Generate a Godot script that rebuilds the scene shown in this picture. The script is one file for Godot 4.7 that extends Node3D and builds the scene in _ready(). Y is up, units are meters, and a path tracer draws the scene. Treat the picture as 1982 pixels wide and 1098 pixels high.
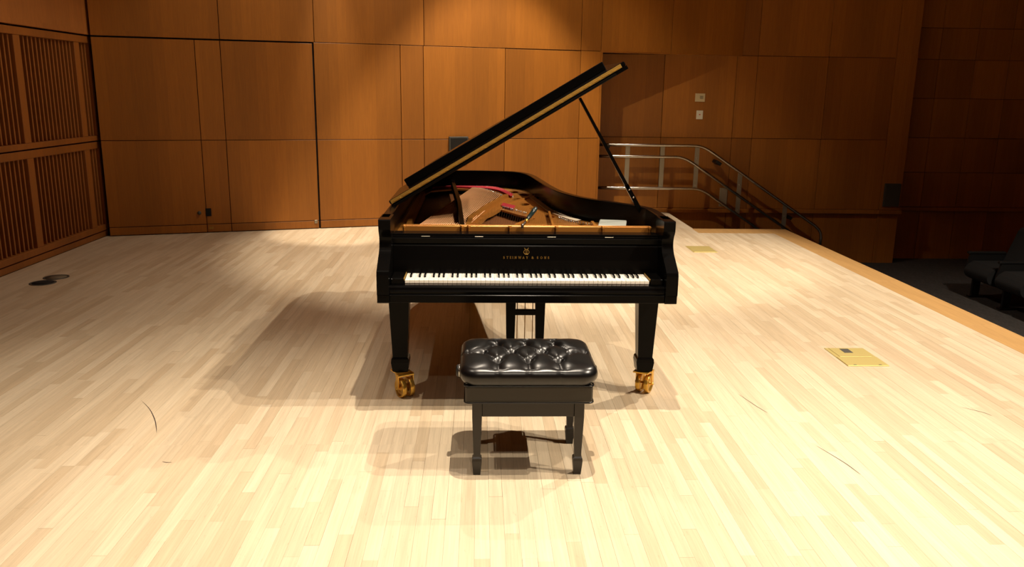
extends Node3D
# Concert stage with a grand piano. World axes follow the stage: x towards the audience, y up, -z away from the camera.

var M := {}
var rng := RandomNumberGenerator.new()
const CAM_H := 1.64
const FOCAL := 1586.0   # focal length in pixels of the 1982 x 1098 frame
var used := {}

func _ready():
	rng.seed = 77
	# ---------- camera
	var cam := Camera3D.new()
	cam.name = "camera"
	cam.fov = rad_to_deg(2.0 * atan(549.0 / FOCAL))
	cam.position = Vector3(0, CAM_H, 0)
	cam.rotation = Vector3(-atan(371.0 / FOCAL), deg_to_rad(-2.35), 0.0137)
	cam.near = 0.05
	cam.far = 100.0
	add_child(cam)
	cam.current = true
	# ---------- environment (a closed hall: no sky reaches it)
	var env := Environment.new()
	env.background_mode = Environment.BG_COLOR
	env.background_color = Color(0, 0, 0)
	env.tonemap_mode = Environment.TONE_MAPPER_LINEAR
	env.tonemap_exposure = 1.0
	env.sdfgi_enabled = true
	env.ssao_enabled = true
	env.ssil_enabled = true
	var we := WorldEnvironment.new()
	we.name = "environment"
	we.environment = env
	add_child(we)
	# ---------- the hall's ceiling downlights (places read from the shadows on the stage floor)
	materials()
	var warm := Color(1.0, 0.935, 0.845)
	downlight(Vector3(0.42, 5.5, -3.03), 31.0, 1.0, 34.0, warm, "recessed downlight in the ceiling right above the piano bench")
	downlight(Vector3(-2.04, 5.5, -3.03), 30.0, 1.0, 17.0, warm, "recessed downlight above the boards between bench and slatted wall")
	downlight(Vector3(4.35, 5.5, -2.6), 58.0, 0.35, 29.0, warm, "recessed downlight above the seating, of a close pair the one nearer the seats")
	downlight(Vector3(4.35, 5.5, -1.8), 58.0, 0.35, 25.0, warm, "recessed downlight above the seating, of a close pair the one nearer the plain wall")
	downlight(Vector3(3.9, 5.5, -7.0), 44.0, 0.9, 32.0, warm, "tilted downlight above the stage edge near the handrail", Vector3(2.1, 0.0, -6.0))
	downlight(Vector3(0.56, 5.5, -8.99), 32.5, 0.3, 29.0, warm, "recessed downlight behind the piano before the panelled rear wall")
	downlight(Vector3(0.42, 5.5, 1.2), 52.0, 0.5, 9.0, warm, "recessed downlight above the bare boards towards the plain wall")
	downlight(Vector3(-0.26, 5.5, -8.1), 57.0, 0.25, 8.0, warm, "faint recessed downlight above the boards behind the piano lid")
	downlight(Vector3(-1.634, 5.5, -9.565), 9.8, 0.6, 30.0, warm, "narrow recessed downlight close to the panelled rear wall")
	# ---------- structure
	build_floor()
	build_back_wall()
	build_left_wall()
	build_right_wall()
	build_shell()
	build_stairs()
	# ---------- things
	build_piano()
	build_bench()
	build_tuning_lever()
	build_plastic_box()
	build_railing()
	build_wall_plates()
	build_floor_boxes()
	build_seats()

# =====================================================================  helpers
func numbered(called: String) -> String:
	var n: int = used.get(called, 0)
	used[called] = n + 1
	return called if n == 0 else "%s_%03d" % [called, n]

func thing(called: String, label: String, category: String, at := Vector3.ZERO, turn := 0.0, group := "") -> Node3D:
	var o := Node3D.new()
	o.name = numbered(called)
	add_child(o)
	o.position = at
	o.rotation.y = turn
	tag(o, label, category, group)
	return o

func tag(o: Node, label: String, category := "", group := "", kind := ""):
	if label != "": o.set_meta("label", label)
	if category != "": o.set_meta("category", category)
	if group != "": o.set_meta("group", group)
	if kind != "": o.set_meta("kind", kind)

func put(mesh: Mesh, called: String, m: Material, parent: Node = self) -> MeshInstance3D:
	var o := MeshInstance3D.new()
	o.name = numbered(called) if parent == self else called
	o.mesh = mesh
	o.material_override = m
	parent.add_child(o, true)
	return o

func st_new(flat := true) -> SurfaceTool:
	var st := SurfaceTool.new()
	st.begin(Mesh.PRIMITIVE_TRIANGLES)
	st.set_smooth_group(-1 if flat else 0)
	return st

func done(st: SurfaceTool) -> ArrayMesh:
	st.generate_normals()
	return st.commit()

func face(st: SurfaceTool, p: Array, out: Vector3):   # a convex polygon facing OUT
	for i in range(1, p.size() - 1):
		var a: Vector3 = p[0]
		var b: Vector3 = p[i]
		var c: Vector3 = p[i + 1]
		if (c - a).cross(b - a).dot(out) < 0.0:
			var s := b
			b = c
			c = s
		st.add_vertex(a)
		st.add_vertex(b)
		st.add_vertex(c)

func cbox(st: SurfaceTool, c: Vector3, s: Vector3, bev := 0.0, xf := Transform3D.IDENTITY, bottom := true):   # a box with chamfered edges
	var h := s / 2.0
	var b := minf(bev, minf(h.x, minf(h.y, h.z)) * 0.9)
	for ax in 3:
		var u := (ax + 1) % 3
		var v := (ax + 2) % 3
		for sg in [-1.0, 1.0]:
			if not bottom and ax == 1 and sg < 0: continue
			var q := []
			for k in [[-1, -1], [1, -1], [1, 1], [-1, 1]]:
				var p := Vector3.ZERO
				p[ax] = sg * h[ax]
				p[u] = k[0] * (h[u] - b)
				p[v] = k[1] * (h[v] - b)
				q.append(xf * (c + p))
			var n := Vector3.ZERO
			n[ax] = sg
			face(st, q, xf.basis * n)
	if b <= 0.0: return
	for ax in 3:
		var u := (ax + 1) % 3
		var v := (ax + 2) % 3
		for su in [-1.0, 1.0]:
			for sv in [-1.0, 1.0]:
				if not bottom and ((u == 1 and su < 0) or (v == 1 and sv < 0)): continue
				var q := []
				for e in [[-1, 0], [1, 0], [1, 1], [-1, 1]]:
					var p := Vector3.ZERO
					p[ax] = e[0] * (h[ax] - b)
					p[u] = su * (h[u] - (b if e[1] == 1 else 0.0))
					p[v] = sv * (h[v] - (0.0 if e[1] == 1 else b))
					q.append(xf * (c + p))
				var n := Vector3.ZERO
				n[u] = su
				n[v] = sv
				face(st, q, xf.basis * n)
	for sx in [-1.0, 1.0]:
		for sy in [-1.0, 1.0]:
			for sz in [-1.0, 1.0]:
				if not bottom and sy < 0: continue
				var g := Vector3(sx, sy, sz)
				var q := []
				for ax in 3:
					var p := g * (h - Vector3.ONE * b)
					p[ax] = g[ax] * h[ax]
					q.append(xf * (c + p))
				face(st, q, xf.basis * g)

func box_mesh(c: Vector3, s: Vector3, bev := 0.0) -> ArrayMesh:
	var st := st_new()
	cbox(st, c, s, bev)
	return done(st)

func extrude(st: SurfaceTool, poly: PackedVector2Array, from: Vector3, ex: Vector3, ey: Vector3, depth: Vector3):   # polygon in the plane (ex, ey) pushed along depth
	var tri := Geometry2D.triangulate_polygon(poly)
	var at := func(p: Vector2) -> Vector3: return from + ex * p.x + ey * p.y
	for i in range(0, tri.size(), 3):
		var t := [at.call(poly[tri[i]]), at.call(poly[tri[i + 1]]), at.call(poly[tri[i + 2]])]
		face(st, t, -depth)
		face(st, [t[0] + depth, t[1] + depth, t[2] + depth], depth)
	var ccw := Geometry2D.is_polygon_clockwise(poly)
	for i in poly.size():
		var a: Vector2 = poly[i]
		var b: Vector2 = poly[(i + 1) % poly.size()]
		var nn := Vector2(b.y - a.y, a.x - b.x)
		if ccw: nn = -nn
		var A: Vector3 = at.call(a)
		var B: Vector3 = at.call(b)
		face(st, [A, B, B + depth, A + depth], ex * nn.x + ey * nn.y)

func lathe(st: SurfaceTool, prof: Array, xf := Transform3D.IDENTITY, seg := 24):   # prof: Vector2(radius, height) about y
	for i in prof.size() - 1:
		var p: Vector2 = prof[i]
		var q: Vector2 = prof[i + 1]
		for k in seg:
			var a := TAU * k / seg
			var b := TAU * (k + 1) / seg
			var v := [Vector3(p.x * cos(a), p.y, p.x * sin(a)), Vector3(q.x * cos(a), q.y, q.x * sin(a)), Vector3(q.x * cos(b), q.y, q.x * sin(b)), Vector3(p.x * cos(b), p.y, p.x * sin(b))]
			var mid := (a + b) / 2
			var n := Vector3((q.y - p.y) * cos(mid), p.x - q.x, (q.y - p.y) * sin(mid))
			var w := []
			for e in v:
				w.append(xf * (e as Vector3))
			var out := xf.basis * n
			if p.x > 1e-6: face(st, [w[0], w[1], w[3]], out)
			if q.x > 1e-6: face(st, [w[1], w[2], w[3]], out)

func tube(st: SurfaceTool, path: Array, r: float, seg := 10, r_end := -1.0):
	var last := Vector3.UP
	var rings := []
	for i in path.size():
		var t: Vector3
		if i == 0: t = path[1] - path[0]
		elif i == path.size() - 1: t = path[i] - path[i - 1]
		else: t = (path[i + 1] - path[i]).normalized() + (path[i] - path[i - 1]).normalized()
		t = t.normalized()
		if i == 0: last = Vector3.UP if absf(t.y) < 0.9 else Vector3.RIGHT
		var u := (last - t * last.dot(t)).normalized()
		var v := t.cross(u)
		last = u
		var rr := r if r_end < 0.0 else lerpf(r, r_end, float(i) / (path.size() - 1))
		var ring := []
		for k in seg:
			ring.append(path[i] + (u * cos(TAU * k / seg) + v * sin(TAU * k / seg)) * rr)
		rings.append(ring)
	for i in path.size() - 1:
		for k in seg:
			var n := (k + 1) % seg
			var mid: Vector3 = (rings[i][k] + rings[i][n]) / 2.0
			face(st, [rings[i][k], rings[i + 1][k], rings[i + 1][n], rings[i][n]], mid - path[i])
	for e in [0, path.size() - 1]:
		var outd: Vector3 = (path[0] - path[1]) if e == 0 else (path[e] - path[e - 1])
		face(st, rings[e], outd)

func smooth_path(p: Array, n: int) -> Array:   # Catmull-Rom through the points
	var out := []
	for i in p.size() - 1:
		var a: Vector2 = p[maxi(i - 1, 0)]
		var b: Vector2 = p[i]
		var c: Vector2 = p[i + 1]
		var d: Vector2 = p[mini(i + 2, p.size() - 1)]
		for k in n:
			out.append(b.cubic_interpolate(c, a, d, float(k) / n))
	out.append(p[p.size() - 1])
	return out

# =====================================================================  materials
func mat(col: Color, rough := 0.5, metal := 0.0, called := "") -> StandardMaterial3D:
	var m := StandardMaterial3D.new()
	m.albedo_color = col
	m.roughness = rough
	m.metallic = metal
	m.resource_name = called
	return m

func streaks(seed_: int, w: int, h: int, fine: float, bands: float, band_n: int, fleck := 0.0) -> ImageTexture:
	# wood figure that runs along v: fine fibres, a few flitch bands of different tone, small flecks
	var img := Image.create(w, h, false, Image.FORMAT_RGB8)
	var n1 := FastNoiseLite.new()
	n1.seed = seed_
	n1.frequency = 1.0
	n1.fractal_octaves = 3
	var n2 := FastNoiseLite.new()
	n2.seed = seed_ + 9
	n2.frequency = 1.0
	var r := RandomNumberGenerator.new()
	r.seed = seed_
	var tone := []
	for i in maxi(band_n, 1): tone.append(r.randf())
	for y in h:
		for x in w:
			var u := float(x) / w
			var v := float(y) / h
			var cx := cos(TAU * u)
			var sx := sin(TAU * u)
			var f := n1.get_noise_3d(cx * w * 0.05, sx * w * 0.05, v * 5.0) * fine
			f += n2.get_noise_3d(cx * w * 0.012 + 40.0, sx * w * 0.012, v * 2.0) * fine * 0.8
			var b: float = (tone[int(u * band_n) % maxi(band_n, 1)] - 0.5) * bands
			if fleck > 0.0:
				var k := n1.get_noise_2d(x * 0.21 + 300.0, y * 0.05)
				if k > 0.52: f -= fleck * (k - 0.52) * 4.0
			var t := clampf(0.88 + f + b, 0.0, 1.0)
			img.set_pixel(x, y, Color(t, t * (0.97 + 0.03 * t), t * (0.93 + 0.07 * t)))
	img.generate_mipmaps()
	return ImageTexture.create_from_image(img)

func wooden(col: Color, tex: Texture2D, scale: Vector3, rough: float, world := false) -> StandardMaterial3D:
	var m := mat(col, rough)
	m.albedo_texture = tex
	m.uv1_triplanar = true
	m.uv1_world_triplanar = world
	m.uv1_scale = scale
	return m

func materials():
	var g_floor := streaks(3, 512, 512, 0.055, 0.0, 1, 0.08)
	var g_wall := streaks(11, 512, 256, 0.05, 0.10, 9)
	M.planks = []
	for k in 8:
		var t := k / 7.0
		M.planks.append(wooden(Color(0.83, 0.745, 0.62).lerp(Color(0.90, 0.83, 0.715), t), g_floor, Vector3(0.7, 0.7, 0.55), 0.42, true))
	M.plank_stuff = wooden(Color(1, 1, 1), g_floor, Vector3(0.7, 0.7, 0.55), 0.42, true)
	M.plank_stuff.vertex_color_use_as_albedo = true
	M.border = wooden(Color(0.80, 0.63, 0.40), g_floor, Vector3(0.7, 0.7, 0.7), 0.42, true)
	M.sub = mat(Color(0.16, 0.10, 0.06), 0.9)
	M.scuff = mat(Color(0.20, 0.15, 0.14), 0.7)
	M.veneer = []
	for k in 4:
		M.veneer.append(wooden(Color(0.665, 0.41, 0.115).lerp(Color(0.71, 0.445, 0.135), k / 3.0), g_wall, Vector3(0.93 + 0.05 * k, 0.9, 0.93), 0.5))
	M.joint = mat(Color(0.24, 0.105, 0.03), 0.9)
	M.gap = mat(Color(0.015, 0.01, 0.01), 0.9)
	M.slat = wooden(Color(0.63, 0.38, 0.14), g_wall, Vector3(1, 1, 1), 0.5)
	M.slat_back = mat(Color(0.22, 0.09, 0.035), 0.9)
	M.upper_left = wooden(Color(0.72, 0.45, 0.20), g_wall, Vector3(0.4, 0.9, 0.4), 0.55)
	M.ceiling = mat(Color(0.62, 0.44, 0.24), 0.9)
	M.plain = mat(Color(0.45, 0.28, 0.13), 0.9)
	M.carpet = wooden(Color(0.24, 0.225, 0.215), streaks(21, 128, 128, 0.25, 0.0, 1), Vector3(4, 4, 4), 0.95, true)
	M.ebony = mat(Color(0.03, 0.027, 0.025), 0.2, 0.0, "satin_ebony")
	M.ebony.metallic_specular = 0.18
	M.ebony_dull = mat(Color(0.03, 0.026, 0.022), 0.36)
	M.ebony_dull.metallic_specular = 0.2
	M.ivory = mat(Color(0.93, 0.91, 0.86), 0.28)
	M.blackkey = mat(Color(0.02, 0.02, 0.02), 0.25)
	M.gold = mat(Color(0.68, 0.45, 0.19), 0.32, 0.45, "bronze_paint")
	M.brass = mat(Color(0.88, 0.70, 0.32), 0.30, 0.85, "brass")
	M.brass_dull = mat(Color(0.66, 0.52, 0.24), 0.45, 0.6, "brass_dull")
	M.floor_brass = mat(Color(0.76, 0.69, 0.44), 0.5, 0.55, "brass_plate")
	M.copper = mat(Color(0.86, 0.64, 0.45), 0.4, 0.3, "copper_winding")
	M.steel = mat(Color(0.80, 0.80, 0.78), 0.22, 1.0, "polished_steel")
	M.rail = mat(Color(0.72, 0.70, 0.66), 0.26, 1.0, "brushed_metal")
	M.rail_bar = mat(Color(0.60, 0.57, 0.50), 0.42, 0.7)
	M.spruce = wooden(Color(0.50, 0.30, 0.14), g_wall, Vector3(1, 1, 1), 0.5)
	M.red = mat(Color(0.62, 0.06, 0.12), 0.95)
	M.felt = mat(Color(0.86, 0.80, 0.70), 0.9)
	M.leather = mat(Color(0.028, 0.028, 0.03), 0.29)
	M.bench_wood = mat(Color(0.075, 0.055, 0.04), 0.4)
	M.vinyl = mat(Color(0.13, 0.11, 0.075), 0.5)
	M.gilt = mat(Color(0.62, 0.48, 0.22), 0.35, 0.5, "gilt_lettering")
	M.beige = mat(Color(0.80, 0.74, 0.58), 0.5)
	M.white_plate = mat(Color(0.88, 0.87, 0.80), 0.45)
	M.red_lamp = mat(Color(0.75, 0.12, 0.06), 0.4)
	M.print = mat(Color(0.42, 0.38, 0.30), 0.7)
	M.grey_plate = mat(Color(0.26, 0.25, 0.22), 0.6)
	M.black = mat(Color(0.025, 0.025, 0.025), 0.55)
	M.seat_cloth = mat(Color(0.035, 0.036, 0.04), 0.9)
	M.teal = mat(Color(0.07, 0.13, 0.13), 0.35)
	M.clear = mat(Color(0.86, 0.90, 0.88, 0.35), 0.3)
	M.clear.transparency = BaseMaterial3D.TRANSPARENCY_ALPHA
	M.clear_lid = mat(Color(0.66, 0.68, 0.65, 0.75), 0.3)
	M.clear_lid.transparency = BaseMaterial3D.TRANSPARENCY_ALPHA
	M.bulb = mat(Color(0.9, 0.85, 0.7), 0.4)
	M.bulb.emission_enabled = true
	M.bulb.emission = Color(1.0, 0.83, 0.56)
	M.bulb.emission_energy_multiplier = 2.0

# =====================================================================  lamps
func downlight(at: Vector3, angle: float, soft: float, energy: float, col: Color, label: String, aim := Vector3.INF):
	var t := thing("downlight", label, "downlight", at, 0.0, "")
	var st := st_new(false)
	lathe(st, [Vector2(0.06, 0.0), Vector2(0.10, 0.0), Vector2(0.10, 0.19), Vector2(0.0, 0.19)], Transform3D.IDENTITY, 24)
	put(done(st), "housing", M.black, t)
	st = st_new(false)
	lathe(st, [Vector2(0.0, 0.03), Vector2(0.058, 0.03), Vector2(0.058, 0.045), Vector2(0.0, 0.045)], Transform3D.IDENTITY, 20)
	put(done(st), "lens", M.bulb, t)
	var l := SpotLight3D.new()
	l.name = "lamp"
	l.light_color = col
	l.light_energy = energy
	l.light_size = 0.028
	l.spot_angle = angle
	l.spot_angle_attenuation = soft
	l.spot_range = 30.0
	l.spot_attenuation = 2.0
	l.shadow_enabled = true
	l.position = Vector3(0, -0.01, 0)
	t.add_child(l)
	if aim == Vector3.INF: l.rotation_degrees = Vector3(-90, 0, 0)
	else: l.look_at_from_position(at + l.position, aim, Vector3.RIGHT)

# =====================================================================  floor
const LEFT_X := -4.18
const EDGE_X := 3.85
const INNER_X := 3.59
const STAGE_BACK := -10.07
const WELL_X := 2.66
const RIGHT_WALL_Z := -11.5

func floor_end(x: float) -> float:
	if x < 1.5: return -9.232 - 0.2911 * (x + 4.14) - 0.06
	if x < WELL_X: return RIGHT_WALL_Z
	return STAGE_BACK + 0.33

func on_screen(p: Vector3) -> Vector3:   # pixel x, pixel y, depth
	var b := Basis.from_euler(Vector3(-atan(371.0 / FOCAL), deg_to_rad(-2.35), 0.0137))
	var v := b.transposed() * (p - Vector3(0, CAM_H, 0))
	return Vector3(991.0 + FOCAL * v.x / -v.z, 549.0 - FOCAL * v.y / -v.z, -v.z)

func build_floor():
	var st := st_new()
	cbox(st, Vector3((LEFT_X + WELL_X) / 2, -0.11, (3.0 + RIGHT_WALL_Z) / 2), Vector3(WELL_X - LEFT_X, 0.18, 3.0 - RIGHT_WALL_Z))
	cbox(st, Vector3((WELL_X + EDGE_X - 0.03) / 2, -0.11, (3.0 + STAGE_BACK + 0.03) / 2), Vector3(EDGE_X - 0.03 - WELL_X, 0.18, 3.0 - STAGE_BACK - 0.03))
	var fl := put(done(st), "floor", M.sub)
	tag(fl, "pale maple strip floor of the stage", "", "", "structure")
	var list := []
	var w := 0.0572
	var n := int(ceil((INNER_X - LEFT_X) / w))
	for i in n:
		var x0 := INNER_X - (i + 1) * w
		var x := x0 + w / 2
		var z := 3.0 - rng.randf() * 0.6
		var stop := floor_end(x)
		var z1 := 3.0
		while z1 > stop + 0.02:
			var z2 := maxf(z, stop)
			if z1 - z2 > 0.02:
				list.append([x, (z1 + z2) / 2, z1 - z2, rng.randf(), rng.randf()])
			z1 = z2
			z = z2 - rng.randf_range(0.3, 1.15)
	# the 300 strips that show largest are meshes of their own
	var order := []
	for k in list.size():
		var e: Array = list[k]
		var s := on_screen(Vector3(e[0], 0, e[1]))
		var area := 0.0
		if s.z > 0.5 and s.x > -40 and s.x < 2020 and s.y > 0 and s.y < 1120: area = e[2] / pow(s.z, 3)
		order.append([area, k])
	order.sort_custom(func(a, b): return a[0] > b[0])
	var single := {}
	for k in 300: single[order[k][1]] = true
	var unit := box_mesh(Vector3(0, -0.5, 0), Vector3(1, 1, 1))
	var stuff := st_new()
	for k in list.size():
		var e: Array = list[k]
		var gap := 0.0005 if e[4] < 0.86 else 0.0013
		var top: float = (e[4] - 0.5) * 0.0005
		var tone := int(clampf(pow(e[3], 0.8) * 8.0, 0, 7))
		if single.has(k):
			var o := put(unit, "plank", M.planks[tone], fl)
			o.position = Vector3(e[0], top, e[1])
			o.scale = Vector3(w - gap, 0.02, e[2] - gap)
		else:
			var c: Color = M.planks[tone].albedo_color
			stuff.set_color(c.srgb_to_linear())
			cbox(stuff, Vector3(e[0], top - 0.01, e[1]), Vector3(w - gap, 0.02, e[2] - gap), 0.0, Transform3D.IDENTITY, false)
	var so := put(done(stuff), "plank_field", M.plank_stuff, fl)
	so.set_meta("kind", "stuff")
	# border boards along the open edges
	for k in 9:
		var za := 3.0 - k * 1.452
		var o := put(box_mesh(Vector3((INNER_X + EDGE_X) / 2, -0.0145, za - 0.726), Vector3(EDGE_X - INNER_X - 0.001, 0.03, 1.4505), 0.002), "edge_board", M.border, fl)
		o.name = "edge_board"
	put(box_mesh(Vector3((WELL_X + INNER_X) / 2, -0.0145, STAGE_BACK + 0.165), Vector3(INNER_X - WELL_X - 0.001, 0.03, 0.328), 0.002), "edge_board", M.border, fl)
	# dark scuffs left on the strips
	scuff(fl, [Vector2(-1.813, -4.215), Vector2(-1.72, -4.09), Vector2(-1.64, -3.95), Vector2(-1.59, -3.84), Vector2(-1.567, -3.782)], 0.0042)
	scuff(fl, [Vector2(-1.42, -3.46), Vector2(-1.40, -3.452), Vector2(-1.375, -3.452)], 0.004)
	scuff(fl, [Vector2(2.62, -4.1), Vector2(2.70, -4.02), Vector2(2.72, -3.97)], 0.004)
	scuff(fl, [Vector2(1.62, -3.62), Vector2(1.68, -3.42), Vector2(1.70, -3.3)], 0.004)
	scuff(fl, [Vector2(1.46, -4.30), Vector2(1.50, -4.12), Vector2(1.53, -4.02)], 0.004)

func scuff(parent: Node, pts: Array, wide: float):
	var p := smooth_path(pts, 6)
	var st := st_new()
	for i in p.size() - 1:
		var a: Vector2 = p[i]
		var b: Vector2 = p[i + 1]
		var nn := (b - a).orthogonal().normalized() * wide * 0.5
		var ta := sin(PI * (i + 0.15) / p.size())
		var tb := sin(PI * (i + 1.0) / p.size())
		face(st, [Vector3(a.x - nn.x * ta, 0.0008, a.y - nn.y * ta), Vector3(a.x + nn.x * ta, 0.0008, a.y + nn.y * ta), Vector3(b.x + nn.x * tb, 0.0008, b.y + nn.y * tb), Vector3(b.x - nn.x * tb, 0.0008, b.y - nn.y * tb)], Vector3.UP)
	put(done(st), "scuff_mark", M.scuff, parent)

# =====================================================================  walls
const TOP := 5.7
func panel(parent: Node, x0: float, x1: float, y0: float, y1: float, z: float, thick: float, m: Material, gap := 0.0035, called := "panel") -> MeshInstance3D:
	return put(box_mesh(Vector3((x0 + x1) / 2, (y0 + y1) / 2, z - thick / 2), Vector3(x1 - x0 - 2 * gap, y1 - y0 - 2 * gap, thick), 0.0015), called, m, parent)

func build_back_wall():
	var w := MeshInstance3D.new()
	w.name = "wall_back"
	var st := st_new()
	cbox(st, Vector3(2.965, TOP / 2, -0.10), Vector3(5.93, TOP, 0.15))
	cbox(st, Vector3(6.98, (TOP + 2.175) / 2, -0.10), Vector3(2.12, TOP - 2.175, 0.15))
	w.mesh = done(st)
	w.material_override = M.joint
	add_child(w)
	w.position = Vector3(-4.14, 0, -9.232)
	w.rotation.y = deg_to_rad(16.226)
	tag(w, "orange-brown veneer panelled rear wall of the stage", "", "", "structure")
	var low := [0.0, 1.03, 1.297, 2.30, 3.32, 3.60, 4.636, 5.65, 5.93]
	var high := [0.0, 1.298, 2.325, 3.61, 5.65, 5.93, 6.94, 8.04]
	for i in low.size() - 1:
		var a: float = low[i]
		var b: float = low[i + 1]
		if i == 3: a += 0.014
		panel(w, a, b, 0.10, 1.06, 0.0, 0.022, M.veneer[(i * 3 + 1) % 4])
		var top := 2.165 - (0.011 if i < 3 else 0.0) - (0.004 if i == 6 else 0.0)
		panel(w, a, b, 1.06, top, 0.0, 0.022, M.veneer[(i * 2) % 4])
		panel(w, a, b, 0.006, 0.10, 0.0, 0.022, M.veneer[(i + 2) % 4], 0.004, "base_panel")
	for i in high.size() - 1:
		panel(w, high[i], high[i + 1], 2.165, 3.9, 0.0, 0.022, M.veneer[(i * 3) % 4])
		panel(w, high[i], high[i + 1], 3.9, TOP, 0.0, 0.022, M.veneer[(i + 1) % 4])
	# wide dark gap round the stage door leaves
	put(box_mesh(Vector3(2.307, 1.08, -0.0205), Vector3(0.012, 2.14, 0.004)), "door_gap", M.gap, w)
	put(box_mesh(Vector3(1.15, 2.160, -0.0205), Vector3(2.3, 0.012, 0.004)), "door_gap", M.gap, w)
	# small hardware at the foot of the doors
	put(box_mesh(Vector3(1.072, 0.055, 0.004), Vector3(0.05, 0.03, 0.008), 0.001), "door_shoe", M.brass_dull, w)
	put(box_mesh(Vector3(2.262, 0.085, 0.003), Vector3(0.035, 0.04, 0.006), 0.001), "door_plate", M.rail_bar, w)
	st = st_new(false)
	lathe(st, [Vector2(0.0, 0.022), Vector2(0.016, 0.02), Vector2(0.022, 0.008), Vector2(0.022, 0.0)], Transform3D(Basis(Vector3.RIGHT, PI / 2), Vector3(0.955, 0.235, 0.0)), 14)
	put(done(st), "door_stop", M.grey_plate, w)
	put(box_mesh(Vector3(1.055, 0.24, 0.004), Vector3(0.06, 0.09, 0.008), 0.001), "door_plate", M.gap, w)
	# timber end of the wall at the passage
	put(box_mesh(Vector3(5.9425, 1.085, -0.085), Vector3(0.025, 2.17, 0.17), 0.001), "end_board", M.veneer[2], w)
	put(box_mesh(Vector3(6.98, 2.165, -0.09), Vector3(2.12, 0.02, 0.17), 0.001), "soffit_board", M.veneer[1], w)

func build_left_wall():
	var w := MeshInstance3D.new()
	w.name = "wall_left"
	w.mesh = box_mesh(Vector3(-0.15, TOP / 2, -3.2), Vector3(0.15, TOP, 12.6))
	w.material_override = M.slat_back
	add_child(w)
	w.position = Vector3(LEFT_X, 0, 0)
	tag(w, "slatted timber side wall of the stage", "", "", "structure")
	var bar := func(called: String, z0: float, z1: float, y0: float, y1: float, front: float, m: Material):
		put(box_mesh(Vector3((front - 0.075) / 2, (y0 + y1) / 2, (z0 + z1) / 2), Vector3(0.075 + front, y1 - y0, z1 - z0), 0.003), called, m, w)
	for k in 3:
		var za := 3.0 - k * 4.12
		bar.call("rail", za - 4.11, za, 2.085, 2.155, 0.0, M.slat)
		bar.call("rail", za - 4.11, za, 1.062, 1.115, 0.0, M.slat)
		bar.call("rail", za - 4.11, za, 0.975, 1.048, -0.008, M.slat)
		bar.call("rail", za - 4.11, za, 0.075, 0.135, 0.0, M.slat)
		bar.call("base_board", za - 4.11, za, 0.002, 0.062, -0.012, M.slat)
		bar.call("upper_panel", za - 4.11, za, 2.172, 3.9, 0.012, M.upper_left)
		bar.call("upper_panel", za - 4.11, za, 3.91, TOP, 0.012, M.upper_left)
	var st_z := []
	var z := -9.005
	while z < 3.0:
		st_z.append(z)
		for r in [[1.115, 2.085], [0.135, 0.975]]:
			bar.call("stile", z - 0.055, z + 0.055, r[0], r[1], -0.006, M.slat)
		z += 1.135
	for r in [[1.115, 2.085], [0.135, 0.975]]:
		bar.call("stile", -9.315, -9.26, r[0], r[1], 0.0, M.slat)
	var upper := box_mesh(Vector3(0, 0.485, 0), Vector3(0.045, 0.97, 0.021), 0.003)
	var lower := box_mesh(Vector3(0, 0.42, 0), Vector3(0.045, 0.84, 0.021), 0.003)
	for i in st_z.size():
		var a: float = st_z[i]
		if a > 1.5: continue
		for k in 14:
			var zz: float = a + 0.055 + (k + 0.5) * 1.025 / 14.0
			put(upper, "slat", M.slat, w).position = Vector3(-0.052, 1.115, zz)
			put(lower, "slat", M.slat, w).position = Vector3(-0.052, 0.135, zz)
	for k in 3:
		put(upper, "slat", M.slat, w).position = Vector3(-0.05, 1.115, -9.24 + k * 0.07)
		put(lower, "slat", M.slat, w).position = Vector3(-0.05, 0.135, -9.24 + k * 0.07)

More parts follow.
